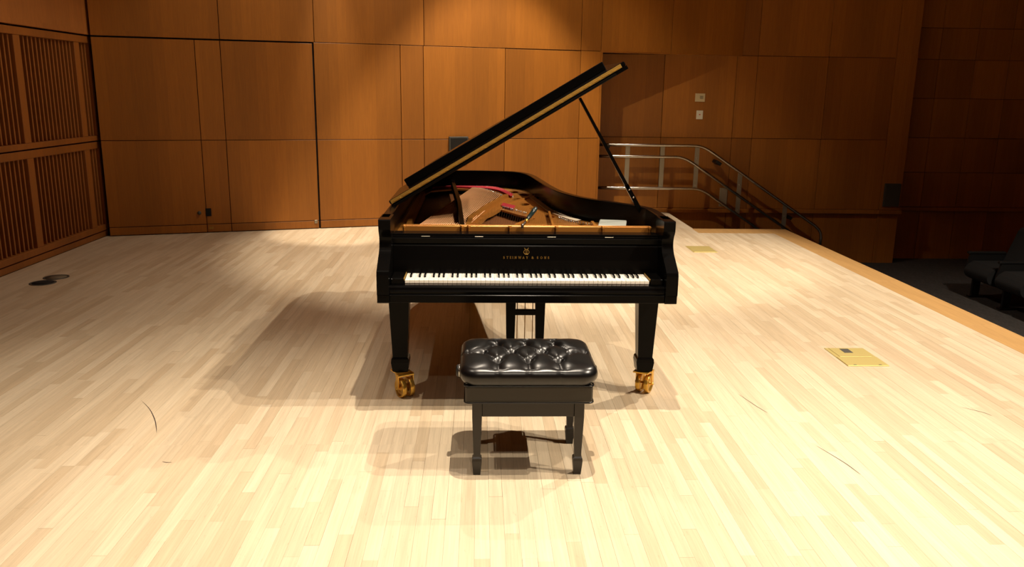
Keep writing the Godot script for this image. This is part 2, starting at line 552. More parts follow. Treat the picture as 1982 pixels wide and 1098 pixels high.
func build_right_wall():
	var w := MeshInstance3D.new()
	w.name = "wall_right"
	var st := st_new()
	cbox(st, Vector3(2.5, (TOP - 0.9) / 2, -0.11), Vector3(7.06, TOP + 0.9, 0.16))
	cbox(st, Vector3(9.2, (TOP - 0.9) / 2, -0.46), Vector3(6.4, TOP + 0.9, 0.16))
	w.mesh = done(st)
	w.material_override = M.joint
	add_child(w)
	w.position = Vector3(0, 0, RIGHT_WALL_Z)
	tag(w, "orange-brown veneer panelled wall behind the steps and the seats", "", "", "structure")
	var cols := [-1.0, 0.48, 1.5, 2.52, 3.52, 3.805, 4.79, 5.73]
	var rows := [-0.9, 0.0, 0.06, 1.05, 2.165, 3.9, TOP]
	for i in cols.size() - 1:
		for j in rows.size() - 1:
			if j == 1: continue
			if j >= 4 and cols[i + 1] < 3.5: continue
			panel(w, cols[i], cols[i + 1], rows[j], rows[j + 1], -0.02 if j == 0 else 0.0, 0.022, M.veneer[(i * 3 + j * 2) % 4], 0.003)
	for i in 3:
		put(box_mesh(Vector3(-1.0 + 2.343 * (i + 0.5), 0.03, 0.0), Vector3(2.34, 0.056, 0.05), 0.003), "ledge", M.veneer[(i + 1) % 4], w)
	panel(w, 5.73, 6.03, 0.06, 3.9, 0.012, 0.034, M.veneer[2], 0.002, "pilaster_panel")
	panel(w, 5.73, 6.03, 3.9, TOP, 0.012, 0.034, M.veneer[2], 0.002, "pilaster_panel")
	panel(w, 5.73, 6.03, -0.9, 0.0, -0.008, 0.034, M.veneer[1], 0.002, "pilaster_panel")
	put(box_mesh(Vector3(6.02, (TOP - 0.9) / 2, -0.20), Vector3(0.022, TOP + 0.9, 0.36), 0.001), "end_board", M.veneer[0], w)
	put(box_mesh(Vector3(5.885, 0.03, 0.005), Vector3(0.34, 0.056, 0.06), 0.003), "ledge", M.veneer[0], w)
	var c2 := [6.03, 6.53, 7.06, 7.56, 8.4, 9.2, 10.2, 11.2, 12.2]
	var r2 := [-0.9, 0.0, 0.06, 0.57, 1.07, 1.63, 2.17, 2.6, 3.2, 4.4, TOP]
	for i in c2.size() - 1:
		for j in r2.size() - 1:
			if j == 1: continue
			panel(w, c2[i], c2[i + 1], r2[j], r2[j + 1], -0.35, 0.022, M.veneer[(i * 3 + j) % 4], 0.003)
	for i in 4:
		put(box_mesh(Vector3(6.03 + 1.54 * (i + 0.5), 0.03, -0.345), Vector3(1.538, 0.056, 0.06), 0.003), "ledge", M.veneer[(i + 1) % 4], w)

func build_shell():
	var s := put(box_mesh(Vector3(4.0, TOP + 0.1, -4.3), Vector3(16.8, 0.2, 15.4)), "ceiling", M.ceiling)
	tag(s, "dark ceiling of the hall", "", "", "structure")
	s = put(box_mesh(Vector3(4.0, (TOP - 0.9) / 2, 3.1), Vector3(16.8, TOP + 0.9, 0.2)), "wall_front", M.plain)
	tag(s, "plain dark wall of the hall opposite the panelled one", "", "", "structure")
	s = put(box_mesh(Vector3(12.3, (TOP - 0.9) / 2, -4.3), Vector3(0.2, TOP + 0.9, 15.4)), "wall_far", M.plain)
	tag(s, "plain dark wall at the far end of the seats", "", "", "structure")
	s = put(box_mesh(Vector3(-0.6, (TOP - 0.9) / 2, -10.9), Vector3(0.1, TOP + 0.9, 1.2)), "wall_passage", M.plain)
	tag(s, "dark end wall of the passage behind the panelled wall", "", "", "structure")
	s = put(box_mesh(Vector3(7.42, -0.82, -4.4), Vector3(9.6, 0.2, 15.2)), "floor_seating", M.carpet)
	tag(s, "grey carpeted floor of the seating area below the stage", "", "", "structure")
	# timber faces of the raised stage
	s = put(box_mesh(Vector3(EDGE_X - 0.025, -0.375, -3.5), Vector3(0.025, 0.688, 13.0)), "trim_stage_side", M.veneer[0])
	tag(s, "timber face below the stage edge", "", "", "structure")
	s = put(box_mesh(Vector3((WELL_X + EDGE_X) / 2, -0.375, STAGE_BACK + 0.01), Vector3(EDGE_X - WELL_X - 0.08, 0.688, 0.025)), "trim_stage_back", M.veneer[1])
	tag(s, "timber face of the stage towards the steps", "", "", "structure")
	s = put(box_mesh(Vector3(WELL_X + 0.0, -0.46, (STAGE_BACK + RIGHT_WALL_Z) / 2), Vector3(0.025, 0.5, 1.38)), "trim_landing", M.veneer[1])
	tag(s, "timber face below the landing at the steps", "", "", "structure")

func build_stairs():
	var s := thing("stage_steps", "maple steps leading down from the stage beside the handrail", "steps", Vector3(WELL_X + 0.015, 0, (STAGE_BACK + RIGHT_WALL_Z) / 2))
	for k in 3:
		var top := -0.18 * (k + 1)
		put(box_mesh(Vector3(0.15 + 0.28 * k, top - 0.015, 0.0), Vector3(0.30, 0.03, 1.36), 0.003), "tread", M.border, s)
		put(box_mesh(Vector3(0.14 + 0.28 * k, (top - 0.03 - 0.72) / 2, 0.0), Vector3(0.277, 0.72 + top - 0.03, 1.34)), "riser", M.veneer[1], s)

# =====================================================================  grand piano (local origin: floor below the middle of the key slip front)
const PIANO := Vector3(0.243, 0, -3.95)

func rim_points() -> Array:
	return smooth_path([Vector2(0.743, -0.20), Vector2(0.743, -0.5), Vector2(0.722, -0.64), Vector2(0.66, -0.755), Vector2(0.545, -0.90), Vector2(0.45, -1.02), Vector2(0.377, -1.16), Vector2(0.305, -1.38), Vector2(0.26, -1.68), Vector2(0.222, -2.06), Vector2(0.185, -2.40), Vector2(0.135, -2.60), Vector2(0.04, -2.72), Vector2(-0.11, -2.77), Vector2(-0.32, -2.79), Vector2(-0.52, -2.75), Vector2(-0.66, -2.64), Vector2(-0.73, -2.44), Vector2(-0.745, -2.2), Vector2(-0.745, -1.2), Vector2(-0.745, -0.20)], 8)

func inset(path: Array, d: float) -> Array:
	var out := []
	for i in path.size():
		var a: Vector2 = path[maxi(i - 1, 0)]
		var b: Vector2 = path[mini(i + 1, path.size() - 1)]
		var t := (b - a).normalized()
		out.append(path[i] + Vector2(t.y, -t.x) * d)
	return out

func band(outer: Array, inner: Array, y0: float, y1: float) -> ArrayMesh:   # a wall of constant height between two paths
	var st := st_new(false)
	var mid := Vector2(-0.2, -1.2)
	for i in outer.size() - 1:
		var o1: Vector2 = outer[i]
		var o2: Vector2 = outer[i + 1]
		var i1: Vector2 = inner[i]
		var i2: Vector2 = inner[i + 1]
		var out := Vector3(o1.x - i1.x, 0, o1.y - i1.y)
		st.set_smooth_group(1)
		face(st, [Vector3(o1.x, y0, o1.y), Vector3(o2.x, y0, o2.y), Vector3(o2.x, y1 - 0.004, o2.y), Vector3(o1.x, y1 - 0.004, o1.y)], out)
		st.set_smooth_group(2)
		face(st, [Vector3(i1.x, y0, i1.y), Vector3(i2.x, y0, i2.y), Vector3(i2.x, y1 - 0.004, i2.y), Vector3(i1.x, y1 - 0.004, i1.y)], -out)
		st.set_smooth_group(3)
		var e1 := o1.lerp(i1, 0.08)
		var e2 := o2.lerp(i2, 0.08)
		var f1 := i1.lerp(o1, 0.08)
		var f2 := i2.lerp(o2, 0.08)
		face(st, [Vector3(e1.x, y1, e1.y), Vector3(e2.x, y1, e2.y), Vector3(f2.x, y1, f2.y), Vector3(f1.x, y1, f1.y)], Vector3.UP)
		st.set_smooth_group(4)
		face(st, [Vector3(o1.x, y1 - 0.004, o1.y), Vector3(o2.x, y1 - 0.004, o2.y), Vector3(e2.x, y1, e2.y), Vector3(e1.x, y1, e1.y)], out + Vector3.UP * 0.03)
		face(st, [Vector3(i1.x, y1 - 0.004, i1.y), Vector3(i2.x, y1 - 0.004, i2.y), Vector3(f2.x, y1, f2.y), Vector3(f1.x, y1, f1.y)], -out + Vector3.UP * 0.03)
		st.set_smooth_group(5)
		face(st, [Vector3(o1.x, y0, o1.y), Vector3(o2.x, y0, o2.y), Vector3(i2.x, y0, i2.y), Vector3(i1.x, y0, i1.y)], Vector3.DOWN)
	for e in [0, outer.size() - 1]:
		var o1: Vector2 = outer[e]
		var i1: Vector2 = inner[e]
		st.set_smooth_group(-1)
		face(st, [Vector3(o1.x, y0, o1.y), Vector3(i1.x, y0, i1.y), Vector3(i1.x, y1 - 0.004, i1.y), Vector3(o1.x, y1 - 0.004, o1.y)], Vector3(0, 0, 1))
	return done(st)

func slab(poly: PackedVector2Array, y0: float, y1: float) -> ArrayMesh:   # a flat sheet, polygon in (x, z)
	var st := st_new()
	extrude(st, poly, Vector3(0, y0, 0), Vector3.RIGHT, Vector3.BACK, Vector3(0, y1 - y0, 0))
	return done(st)

func pv(a: Array) -> PackedVector2Array:
	var p := PackedVector2Array()
	for e in a: p.append(e)
	return p

func along_x(prof: Array, x0: float, x1: float) -> ArrayMesh:   # profile in (z, y) drawn along x
	var st := st_new()
	extrude(st, pv(prof), Vector3(x0, 0, 0), Vector3.BACK, Vector3.UP, Vector3(x1 - x0, 0, 0))
	return done(st)

func build_piano():
	var p := thing("grand_piano", "long black concert grand piano with its lid propped open", "piano", PIANO)
	var outer := rim_points()
	var inner := inset(outer, 0.046)
	put(band(outer, inner, 0.64, 1.013), "rim", M.ebony, p)
	# arms at the two ends of the keyboard
	var arm := [Vector2(-0.30, 0.612), Vector2(0.0, 0.612), Vector2(0.004, 0.618), Vector2(0.004, 0.652), Vector2(0.012, 0.658), Vector2(0.012, 0.755), Vector2(0.006, 0.772)]
	arm.append_array(smooth_path([Vector2(0.0, 0.778), Vector2(-0.035, 0.80), Vector2(-0.075, 0.825), Vector2(-0.115, 0.85), Vector2(-0.138, 0.885), Vector2(-0.136, 0.92), Vector2(-0.118, 0.948), Vector2(-0.11, 0.962)], 4))
	arm.append_array([Vector2(-0.108, 1.008), Vector2(-0.113, 1.013), Vector2(-0.30, 1.013)])
	for s in [-1.0, 1.0]:
		put(along_x(arm, minf(s * 0.747, s * 0.687), maxf(s * 0.747, s * 0.687)), "arm", M.ebony, p)
	# key bed, slip and blocks
	put(box_mesh(Vector3(0, 0.634, -0.262), Vector3(1.372, 0.044, 0.50), 0.003), "key_bed", M.ebony_dull, p)
	put(along_x([Vector2(-0.047, 0.657), Vector2(-0.012, 0.657), Vector2(-0.010, 0.668), Vector2(-0.016, 0.676), Vector2(-0.018, 0.688), Vector2(-0.024, 0.695), Vector2(-0.047, 0.695)], -0.686, 0.686), "key_slip", M.ebony, p)
	put(box_mesh(Vector3(0, 0.634, -0.008), Vector3(1.372, 0.040, 0.010), 0.002), "key_bed_fascia", M.ebony, p)
	for s in [-1.0, 1.0]:
		var kb := put(box_mesh(Vector3(s * 0.651, 0.693, -0.125), Vector3(0.068, 0.07, 0.155), 0.004), "key_block", M.ebony, p)
		put(box_mesh(Vector3(s * 0.6185, 0.722, -0.125), Vector3(0.004, 0.012, 0.15), 0.001), "cheek_strip", M.brass_dull, kb)
	# keys
	var kw := 1.228 / 52.0
	var st := st_new()
	cbox(st, Vector3(0, 0.7115, -0.078), Vector3(kw - 0.0009, 0.017, 0.156), 0.0012)
	cbox(st, Vector3(0, 0.690, -0.079), Vector3(kw - 0.0022, 0.028, 0.152), 0.0)
	var white := done(st)
	st = st_new()
	var sharp := [Vector2(-0.0058, 0.714), Vector2(0.0058, 0.714), Vector2(0.0047, 0.730), Vector2(0.0035, 0.732), Vector2(-0.0035, 0.732), Vector2(-0.0047, 0.730)]
	extrude(st, pv(sharp), Vector3(0, 0, -0.064), Vector3.RIGHT, Vector3.UP, Vector3(0, 0, -0.093))
	face(st, [Vector3(-0.0058, 0.714, -0.055), Vector3(0.0058, 0.714, -0.055), Vector3(0.0038, 0.731, -0.064), Vector3(-0.0038, 0.731, -0.064)], Vector3(0, 0.5, 1))
	face(st, [Vector3(-0.0058, 0.714, -0.055), Vector3(-0.0058, 0.714, -0.064), Vector3(-0.0038, 0.731, -0.064)], Vector3(-1, 0, 0.2))
	face(st, [Vector3(0.0058, 0.714, -0.055), Vector3(0.0058, 0.714, -0.064), Vector3(0.0038, 0.731, -0.064)], Vector3(1, 0, 0.2))
	var black := done(st)
	for i in 52:
		var x := -0.614 + (i + 0.5) * kw
		put(white, "white_key", M.ivory, p).position = Vector3(x, 0, -0.049)
		if i < 51 and (i % 7) in [0, 2, 3, 5, 6]:
			put(black, "black_key", M.blackkey, p).position = Vector3(x + kw / 2 + (0.0015 if (i % 7) in [0, 3, 6] else -0.0015), 0, -0.049)
	# fall board with gilt lettering
	var fb := put(along_x([Vector2(-0.203, 0.722), Vector2(-0.206, 0.79), Vector2(-0.214, 0.862), Vector2(-0.222, 0.872), Vector2(-0.216, 0.876), Vector2(-0.214, 0.900), Vector2(-0.220, 0.905), Vector2(-0.246, 0.905), Vector2(-0.246, 0.70), Vector2(-0.212, 0.70)], -0.686, 0.686), "fall_board", M.ebony, p)
	lettering(fb)
	put(along_x([Vector2(-0.247, 0.70), Vector2(-0.247, 0.9055), Vector2(-0.226, 0.906), Vector2(-0.223, 0.909), Vector2(-0.228, 0.912), Vector2(-0.234, 0.914), Vector2(-0.232, 0.919), Vector2(-0.238, 0.923), Vector2(-0.318, 0.923), Vector2(-0.318, 0.70)], -0.686, 0.686), "stretcher", M.ebony, p)
	for x in [-0.52, -0.245, 0.13, 0.43]:
		put(box_mesh(Vector3(x, 0.9105, -0.2225), Vector3(0.045, 0.003, 0.004), 0.001), "bumper", M.rail_bar, p)
	# inside: sound board, plate, strings
	var well := [Vector2(0.684, -0.319)]
	for q in inset(outer, 0.045): well.append(q)
	well.append(Vector2(-0.687, -0.319))
	var well_poly := Geometry2D.offset_polygon(pv(well), -0.001)[0]
	put(slab(well_poly, 0.825, 0.838), "sound_board", M.spruce, p)
	put(slab(well_poly, 0.66, 0.68), "bottom_frame", M.ebony_dull, p)
	plate(p, well_poly)
	strings(p)
	lid(p)
	legs(p)
	lyre(p)

func lettering(fb: Node):
	var f := SystemFont.new()
	f.font_names = PackedStringArray(["Droid Serif"])
	var word := "STEINWAY & SONS"
	var spots := [0.0, 0.0175, 0.034, 0.0455, 0.060, 0.0815, 0.101, 0.1195, 0.0, 0.148, 0.0, 0.1745, 0.194, 0.2135, 0.231]
	for i in word.length():
		if word[i] == " ": continue
		var t := TextMesh.new()
		t.text = word[i]
		t.font = f
		t.font_size = 16
		t.pixel_size = 0.00100
		t.depth = 0.0008
		var o := put(t, "letter", M.gilt, fb)
		o.position = Vector3(-0.1155 + spots[i], 0.8045, -0.2068)
		o.rotation.x = -0.10
	# lyre emblem above the words
	var st := st_new(false)
	var z := -0.2075
	for s in [-1.0, 1.0]:
		var side := []
		for q in smooth_path([Vector2(0.001, 0.824), Vector2(0.010, 0.8265), Vector2(0.0142, 0.833), Vector2(0.011, 0.841), Vector2(0.0068, 0.847), Vector2(0.0085, 0.853), Vector2(0.0115, 0.855)], 5):
			side.append(Vector3(s * q.x, q.y, z - (q.y - 0.824) * 0.11))
		tube(st, side, 0.0011, 6)
	for x in [-0.0035, 0.0, 0.0035]:
		tube(st, [Vector3(x, 0.827, z), Vector3(x * 1.3, 0.848, z - 0.0026)], 0.0006, 5)
	tube(st, [Vector3(-0.0075, 0.8475, z - 0.0026), Vector3(0.0075, 0.8475, z - 0.0026)], 0.0009, 5)
	tube(st, [Vector3(-0.009, 0.8215, z), Vector3(0.009, 0.8215, z)], 0.0012, 5)
	tube(st, [Vector3(0, 0.8215, z), Vector3(0, 0.827, z)], 0.002, 5)
	put(done(st), "lyre_emblem", M.gilt, fb)

func plate(p: Node, well: PackedVector2Array):
	# cast plate: a sheet with openings, webs standing on it and a front flange
	var front := PackedVector2Array([Vector2(-0.9, -0.345), Vector2(0.9, -0.345), Vector2(0.9, -3.0), Vector2(-0.9, -3.0)])
	var sheet: PackedVector2Array = Geometry2D.intersect_polygons(well, front)[0]
	var holes := [pv([Vector2(-0.66, -0.50), Vector2(-0.40, -0.50), Vector2(-0.33, -0.90), Vector2(-0.09, -2.03), Vector2(-0.11, -2.33), Vector2(-0.22, -2.52), Vector2(-0.45, -2.60), Vector2(-0.62, -2.45), Vector2(-0.66, -2.2)]),
		pv([Vector2(-0.24, -0.82), Vector2(0.02, -0.80), Vector2(0.10, -1.06), Vector2(0.0, -1.22), Vector2(-0.10, -1.44), Vector2(-0.17, -1.30)])]
	for c in [[0.02, -2.42, 0.05], [0.10, -2.26, 0.05], [0.03, -1.98, 0.05], [0.07, -1.72, 0.045], [0.12, -1.50, 0.04], [-0.10, -2.56, 0.04], [0.20, -1.14, 0.035], [0.36, -0.86, 0.035], [-0.30, -2.68, 0.04]]:
		var h := []
		for k in 12: h.append(Vector2(c[0] + c[2] * 0.8 * cos(TAU * k / 12), c[1] + c[2] * 1.5 * sin(TAU * k / 12)))
		holes.append(pv(h))
	var comb := CSGPolygon3D.new()
	comb.name = "cast_plate"
	comb.polygon = sheet
	comb.depth = 0.012
	comb.material = M.gold
	for h in holes:
		var c := CSGPolygon3D.new()
		c.name = "opening"
		c.polygon = h
		c.depth = 0.05
		c.position.z = 0.02
		c.operation = CSGShape3D.OPERATION_SUBTRACTION
		c.material = M.gold
		comb.add_child(c, true)
	p.add_child(comb)
	comb.rotation.x = PI / 2     # local y -> z, depth (-z) -> upwards
	comb.position.y = 0.868
	var fl := put(along_x([Vector2(-0.340, 0.872), Vector2(-0.340, 0.945), Vector2(-0.344, 0.949), Vector2(-0.356, 0.949), Vector2(-0.360, 0.945), Vector2(-0.360, 0.872)], -0.645, 0.672), "plate_flange", M.gold, p)
	put(box_mesh(Vector3(0.0135, 0.9495, -0.350), Vector3(1.31, 0.004, 0.016), 0.001), "flange_edge", M.gold, fl)
	for x in [-0.640, -0.336, -0.300, -0.083, 0.164, 0.412, 0.664]:
		var st := st_new(false)
		lathe(st, [Vector2(0.009, 0.0), Vector2(0.006, 0.012), Vector2(0.006, 0.06), Vector2(0.010, 0.073), Vector2(0.0, 0.076)], Transform3D(Basis.IDENTITY, Vector3(x, 0.875, -0.336)), 10)
		put(done(st), "flange_post", M.gold, fl)
	# webs
	web(p, [Vector3(-0.322, 0.895, -0.37), Vector3(-0.295, 0.91, -0.95), Vector3(-0.19, 0.912, -1.45), Vector3(-0.045, 0.905, -2.08)], 0.035, 0.05, M.gold)
	web(p, [Vector3(-0.285, 0.885, -0.95), Vector3(-0.17, 0.888, -1.25), Vector3(-0.04, 0.888, -1.76), Vector3(0.16, 0.885, -2.16)], 0.03, 0.022, M.gold)
	web(p, [Vector3(-0.083, 0.90, -0.36), Vector3(-0.03, 0.895, -0.75), Vector3(0.09, 0.885, -1.10)], 0.022, 0.04, M.gold)
	web(p, [Vector3(0.164, 0.905, -0.36), Vector3(0.18, 0.905, -0.75), Vector3(0.20, 0.905, -1.22)], 0.016, 0.06, M.gold)
	web(p, [Vector3(0.412, 0.90, -0.36), Vector3(0.42, 0.90, -0.62), Vector3(0.425, 0.90, -0.85)], 0.02, 0.05, M.gold)
	web(p, [Vector3(-0.64, 0.90, -0.36), Vector3(-0.66, 0.90, -1.2), Vector3(-0.665, 0.90, -2.2)], 0.03, 0.045, M.gold)
	web(p, [Vector3(-0.332, 0.925, -0.37), Vector3(-0.375, 0.935, -1.4), Vector3(-0.46, 0.94, -2.68)], 0.032, 0.05, M.ebony_dull)

func web(p: Node, path: Array, wide: float, high: float, m: Material):
	var st := st_new()
	for i in path.size() - 1:
		var a: Vector3 = path[i]
		var b: Vector3 = path[i + 1]
		var side := (b - a).cross(Vector3.UP).normalized() * wide / 2
		var dn := Vector3(0, -high, 0)
		face(st, [a - side * 0.8, b - side * 0.8, b + side * 0.8, a + side * 0.8], Vector3.UP)
		face(st, [a + side * 0.8, b + side * 0.8, b + side + dn, a + side + dn], side)
		face(st, [a - side * 0.8, b - side * 0.8, b - side + dn, a - side + dn], -side)
		if i == 0: face(st, [a - side * 0.8, a + side * 0.8, a + side + dn, a - side + dn], a - b)
		if i == path.size() - 2: face(st, [b - side * 0.8, b + side * 0.8, b + side + dn, b - side + dn], b - a)
	put(done(st), "plate_web", m, p)

func strings(p: Node):
	for i in 24:   # copper wound bass strings
		var t := i / 23.0
		var near := Vector3(lerpf(-0.62, -0.345, t), 0.900, -0.40 - 0.02 * t)
		var far := Vector3(lerpf(-0.295, -0.075, t), 0.888, -2.66 + 0.12 * t + 0.38 * t * t)
		var st := st_new(false)
		tube(st, [near, far], 0.0040 - 0.0012 * t, 6)
		put(done(st), "bass_string", M.copper, p)
	var tr := st_new(false)   # plain steel strings, too fine to tell apart
	for i in 70:
		var t := i / 69.0
		var a := Vector3(lerpf(-0.26, 0.62, t), 0.898, -0.37)
		var b := Vector3(lerpf(-0.30, 0.40, pow(t, 0.6)) + 0.17 * t, 0.884, lerpf(-2.30, -0.60, pow(t, 0.55)))
		tube(tr, [a, b], 0.0005, 3)
	var ts := put(done(tr), "treble_strings", M.steel, p)
	ts.set_meta("kind", "stuff")
	# crimson stringing cloth
	for c in [[Vector2(-0.62, -2.60), Vector2(-0.45, -2.66), Vector2(-0.277, -2.60), Vector2(-0.175, -2.56), Vector2(-0.085, -2.40), Vector2(-0.01, -2.05)], [Vector2(-0.10, -1.55), Vector2(-0.06, -1.47), Vector2(-0.02, -1.40)]]:
		var q := smooth_path(c, 5)
		var st := st_new()
		for i in q.size() - 1:
			var a: Vector2 = q[i]
			var b: Vector2 = q[i + 1]
			var d := Vector2(0.02, -0.15)
			for yy in [0.893]:
				face(st, [Vector3(a.x, yy, a.y), Vector3(b.x, yy, b.y), Vector3(b.x + d.x, yy, b.y + d.y), Vector3(a.x + d.x, yy, a.y + d.y)], Vector3.UP)
			face(st, [Vector3(a.x, 0.893, a.y), Vector3(b.x, 0.893, b.y), Vector3(b.x, 0.87, b.y), Vector3(a.x, 0.87, a.y)], Vector3(0, 0, 1))
		put(done(st), "stringing_cloth", M.red, p)
	# pale felt strip along the treble side
	for c in [[Vector2(0.122, -2.06), Vector2(0.162, -1.70), Vector2(0.202, -1.34)], [Vector2(0.222, -1.25), Vector2(0.285, -1.04), Vector2(0.34, -0.92)]]:
		var q := smooth_path(c, 4)
		var st := st_new()
		for i in q.size() - 1:
			var a: Vector2 = q[i]
			var b: Vector2 = q[i + 1]
			var d := Vector2(0.034, -0.045)
			face(st, [Vector3(a.x, 0.889, a.y), Vector3(b.x, 0.889, b.y), Vector3(b.x + d.x, 0.889, b.y + d.y), Vector3(a.x + d.x, 0.889, a.y + d.y)], Vector3.UP)
			face(st, [Vector3(a.x, 0.889, a.y), Vector3(b.x, 0.889, b.y), Vector3(b.x, 0.86, b.y), Vector3(a.x, 0.86, a.y)], Vector3(-1, 0, 0.3))
		put(done(st), "felt_strip", M.felt, p)
	# bolts and pins of bright steel
	for c in [[0.162, -2.22], [0.172, -2.03], [0.19, -1.82], [0.212, -1.58], [0.245, -1.33], [0.33, -1.09], [-0.20, -2.62], [0.0, -2.1], [-0.30, -0.90]]:
		var st := st_new(false)
		lathe(st, [Vector2(0.007, 0.0), Vector2(0.007, 0.008), Vector2(0.004, 0.013), Vector2(0.0, 0.014)], Transform3D(Basis.IDENTITY, Vector3(c[0], 0.878, c[1])), 8)
		put(done(st), "plate_bolt", M.steel, p)
	var pins := st_new(false)
	var rows := [[Vector2(-0.27, -2.72), Vector2(-0.17, -2.69), Vector2(-0.08, -2.54), Vector2(0.0, -2.22), 26], [Vector2(-0.089, -1.517), Vector2(-0.04, -1.42), Vector2(0.01, -1.32), Vector2(0.051, -1.235), 16], [Vector2(0.245, -1.06), Vector2(0.28, -0.95), Vector2(0.34, -0.85), Vector2(0.42, -0.78), 20], [Vector2(-0.295, -2.62), Vector2(-0.19, -2.50), Vector2(-0.13, -2.32), Vector2(-0.07, -2.10), 30]]
	for r in rows:
		var q := smooth_path(r.slice(0, 4), 12)
		for k in r[4]:
			var e: Vector2 = q[int(float(k) / (r[4] - 1) * (q.size() - 1))]
			lathe(pins, [Vector2(0.0028, 0.0), Vector2(0.0028, 0.013), Vector2(0.0, 0.014)], Transform3D(Basis.IDENTITY, Vector3(e.x, 0.882, e.y)), 5)
	var po := put(done(pins), "hitch_pins", M.steel, p)
	po.set_meta("kind", "stuff")
	# bridge under the bass strings
	web(p, [Vector3(-0.34, 0.882, -2.30), Vector3(-0.22, 0.882, -2.22), Vector3(-0.12, 0.882, -1.95)], 0.03, 0.045, M.spruce)

func lid(p: Node):
	# local to the raised lid: x up the slope from the hinge side, y out of its upper face, z as the piano's
	var l := Node3D.new()
	l.name = "lid"
	p.add_child(l)
	l.position = Vector3(-0.759, 1.033, 0)
	l.rotation.z = deg_to_rad(31.0)
	var out := [Vector2(0.012, -0.62), Vector2(1.512, -0.62)]
	for q in inset(rim_points(), -0.014):
		var e: Vector2 = q
		if e.y < -0.66: out.append(Vector2(e.x + 0.759 + 0.004, e.y))
	out.append(Vector2(0.012, -0.66))
	var clean := PackedVector2Array()
	for q in out:
		var e: Vector2 = q
		e.x = clampf(e.x, 0.012, 1.512)
		if clean.size() == 0 or clean[clean.size() - 1].distance_to(e) > 0.004: clean.append(e)
	put(slab(clean, -0.046, -0.025), "main_leaf", M.ebony, l)
	var nose := func(x0: float, x1: float, y0: float, y1: float, zf: float, zb: float, mt: Material, called: String, par: Node) -> MeshInstance3D:
		return put(box_mesh(Vector3((x0 + x1) / 2, (y0 + y1) / 2, (zf + zb) / 2), Vector3(x1 - x0, y1 - y0, zf - zb), 0.004), called, mt, par)
	# stiffening batten below the front edge
	nose.call(0.02, 1.44, -0.046, -0.032, -0.612, -0.66, M.ebony_dull, "edge_batten", l)
	# front flap folded back on top of the main leaf, its free edge lifted by bumpers
	var f := Node3D.new()
	f.name = "folded_flap"
	l.add_child(f)
	f.position = Vector3(0, -0.0245, -0.62)
	put(box_mesh(Vector3(0.760, 0.0125, -0.315), Vector3(1.500, 0.024, 0.63), 0.005), "flap_board", M.ebony, f)
	put(box_mesh(Vector3(0.752, 0.0115, 0.0015), Vector3(1.466, 0.021, 0.004), 0.001), "hinge_leaf", M.brass_dull, f)
	for k in 24:
		put(box_mesh(Vector3(0.06 + k * 0.0605, 0.008, 0.0045), Vector3(0.045, 0.004, 0.004), 0.001), "hinge_knuckle", M.brass, f)
	# stiff rail on the flap's inner face, uppermost now that the flap is folded over
	put(box_mesh(Vector3(0.777, 0.0485, -0.245), Vector3(1.324, 0.047, 0.03), 0.003), "flap_rail", M.ebony_dull, f)
	# prop stick from the treble side of the rim
	var st := st_new()
	var a := Vector3(0.675, 0.985, -0.665)
	var b := Vector3(0.306, 1.612, -0.665)
	var t := (b - a).normalized()
	var side := Vector3(t.y, -t.x, 0)
	for seg in [[0.0, 0.24, 0.0125, 0.0115], [0.20, 1.0, 0.0095, 0.0075]]:
		var q := []
		for e in [[seg[0], seg[2]], [seg[1], seg[3]]]:
			var c := a.lerp(b, e[0])
			for s in [[-1, -1], [1, -1], [1, 1], [-1, 1]]:
				q.append(c + side * s[0] * e[1] + Vector3(0, 0, s[1] * 0.011))
		for k in 4:
			var n := (k + 1) % 4
			face(st, [q[k], q[n], q[n + 4], q[k + 4]], (q[k] + q[n]) / 2 - a.lerp(b, seg[0]))
		face(st, [q[0], q[1], q[2], q[3]], -t)
		face(st, [q[4], q[5], q[6], q[7]], t)
	var pr := put(done(st), "lid_prop", M.ebony, p)
	for e in [0.13, 0.20]:
		st = st_new(false)
		lathe(st, [Vector2(0.0, 0.013), Vector2(0.005, 0.012), Vector2(0.006, 0.0)], Transform3D(Basis(Vector3.RIGHT, PI / 2), a.lerp(b, e) + Vector3(0, 0, 0.008)), 8)
		put(done(st), "prop_screw", M.steel, pr)

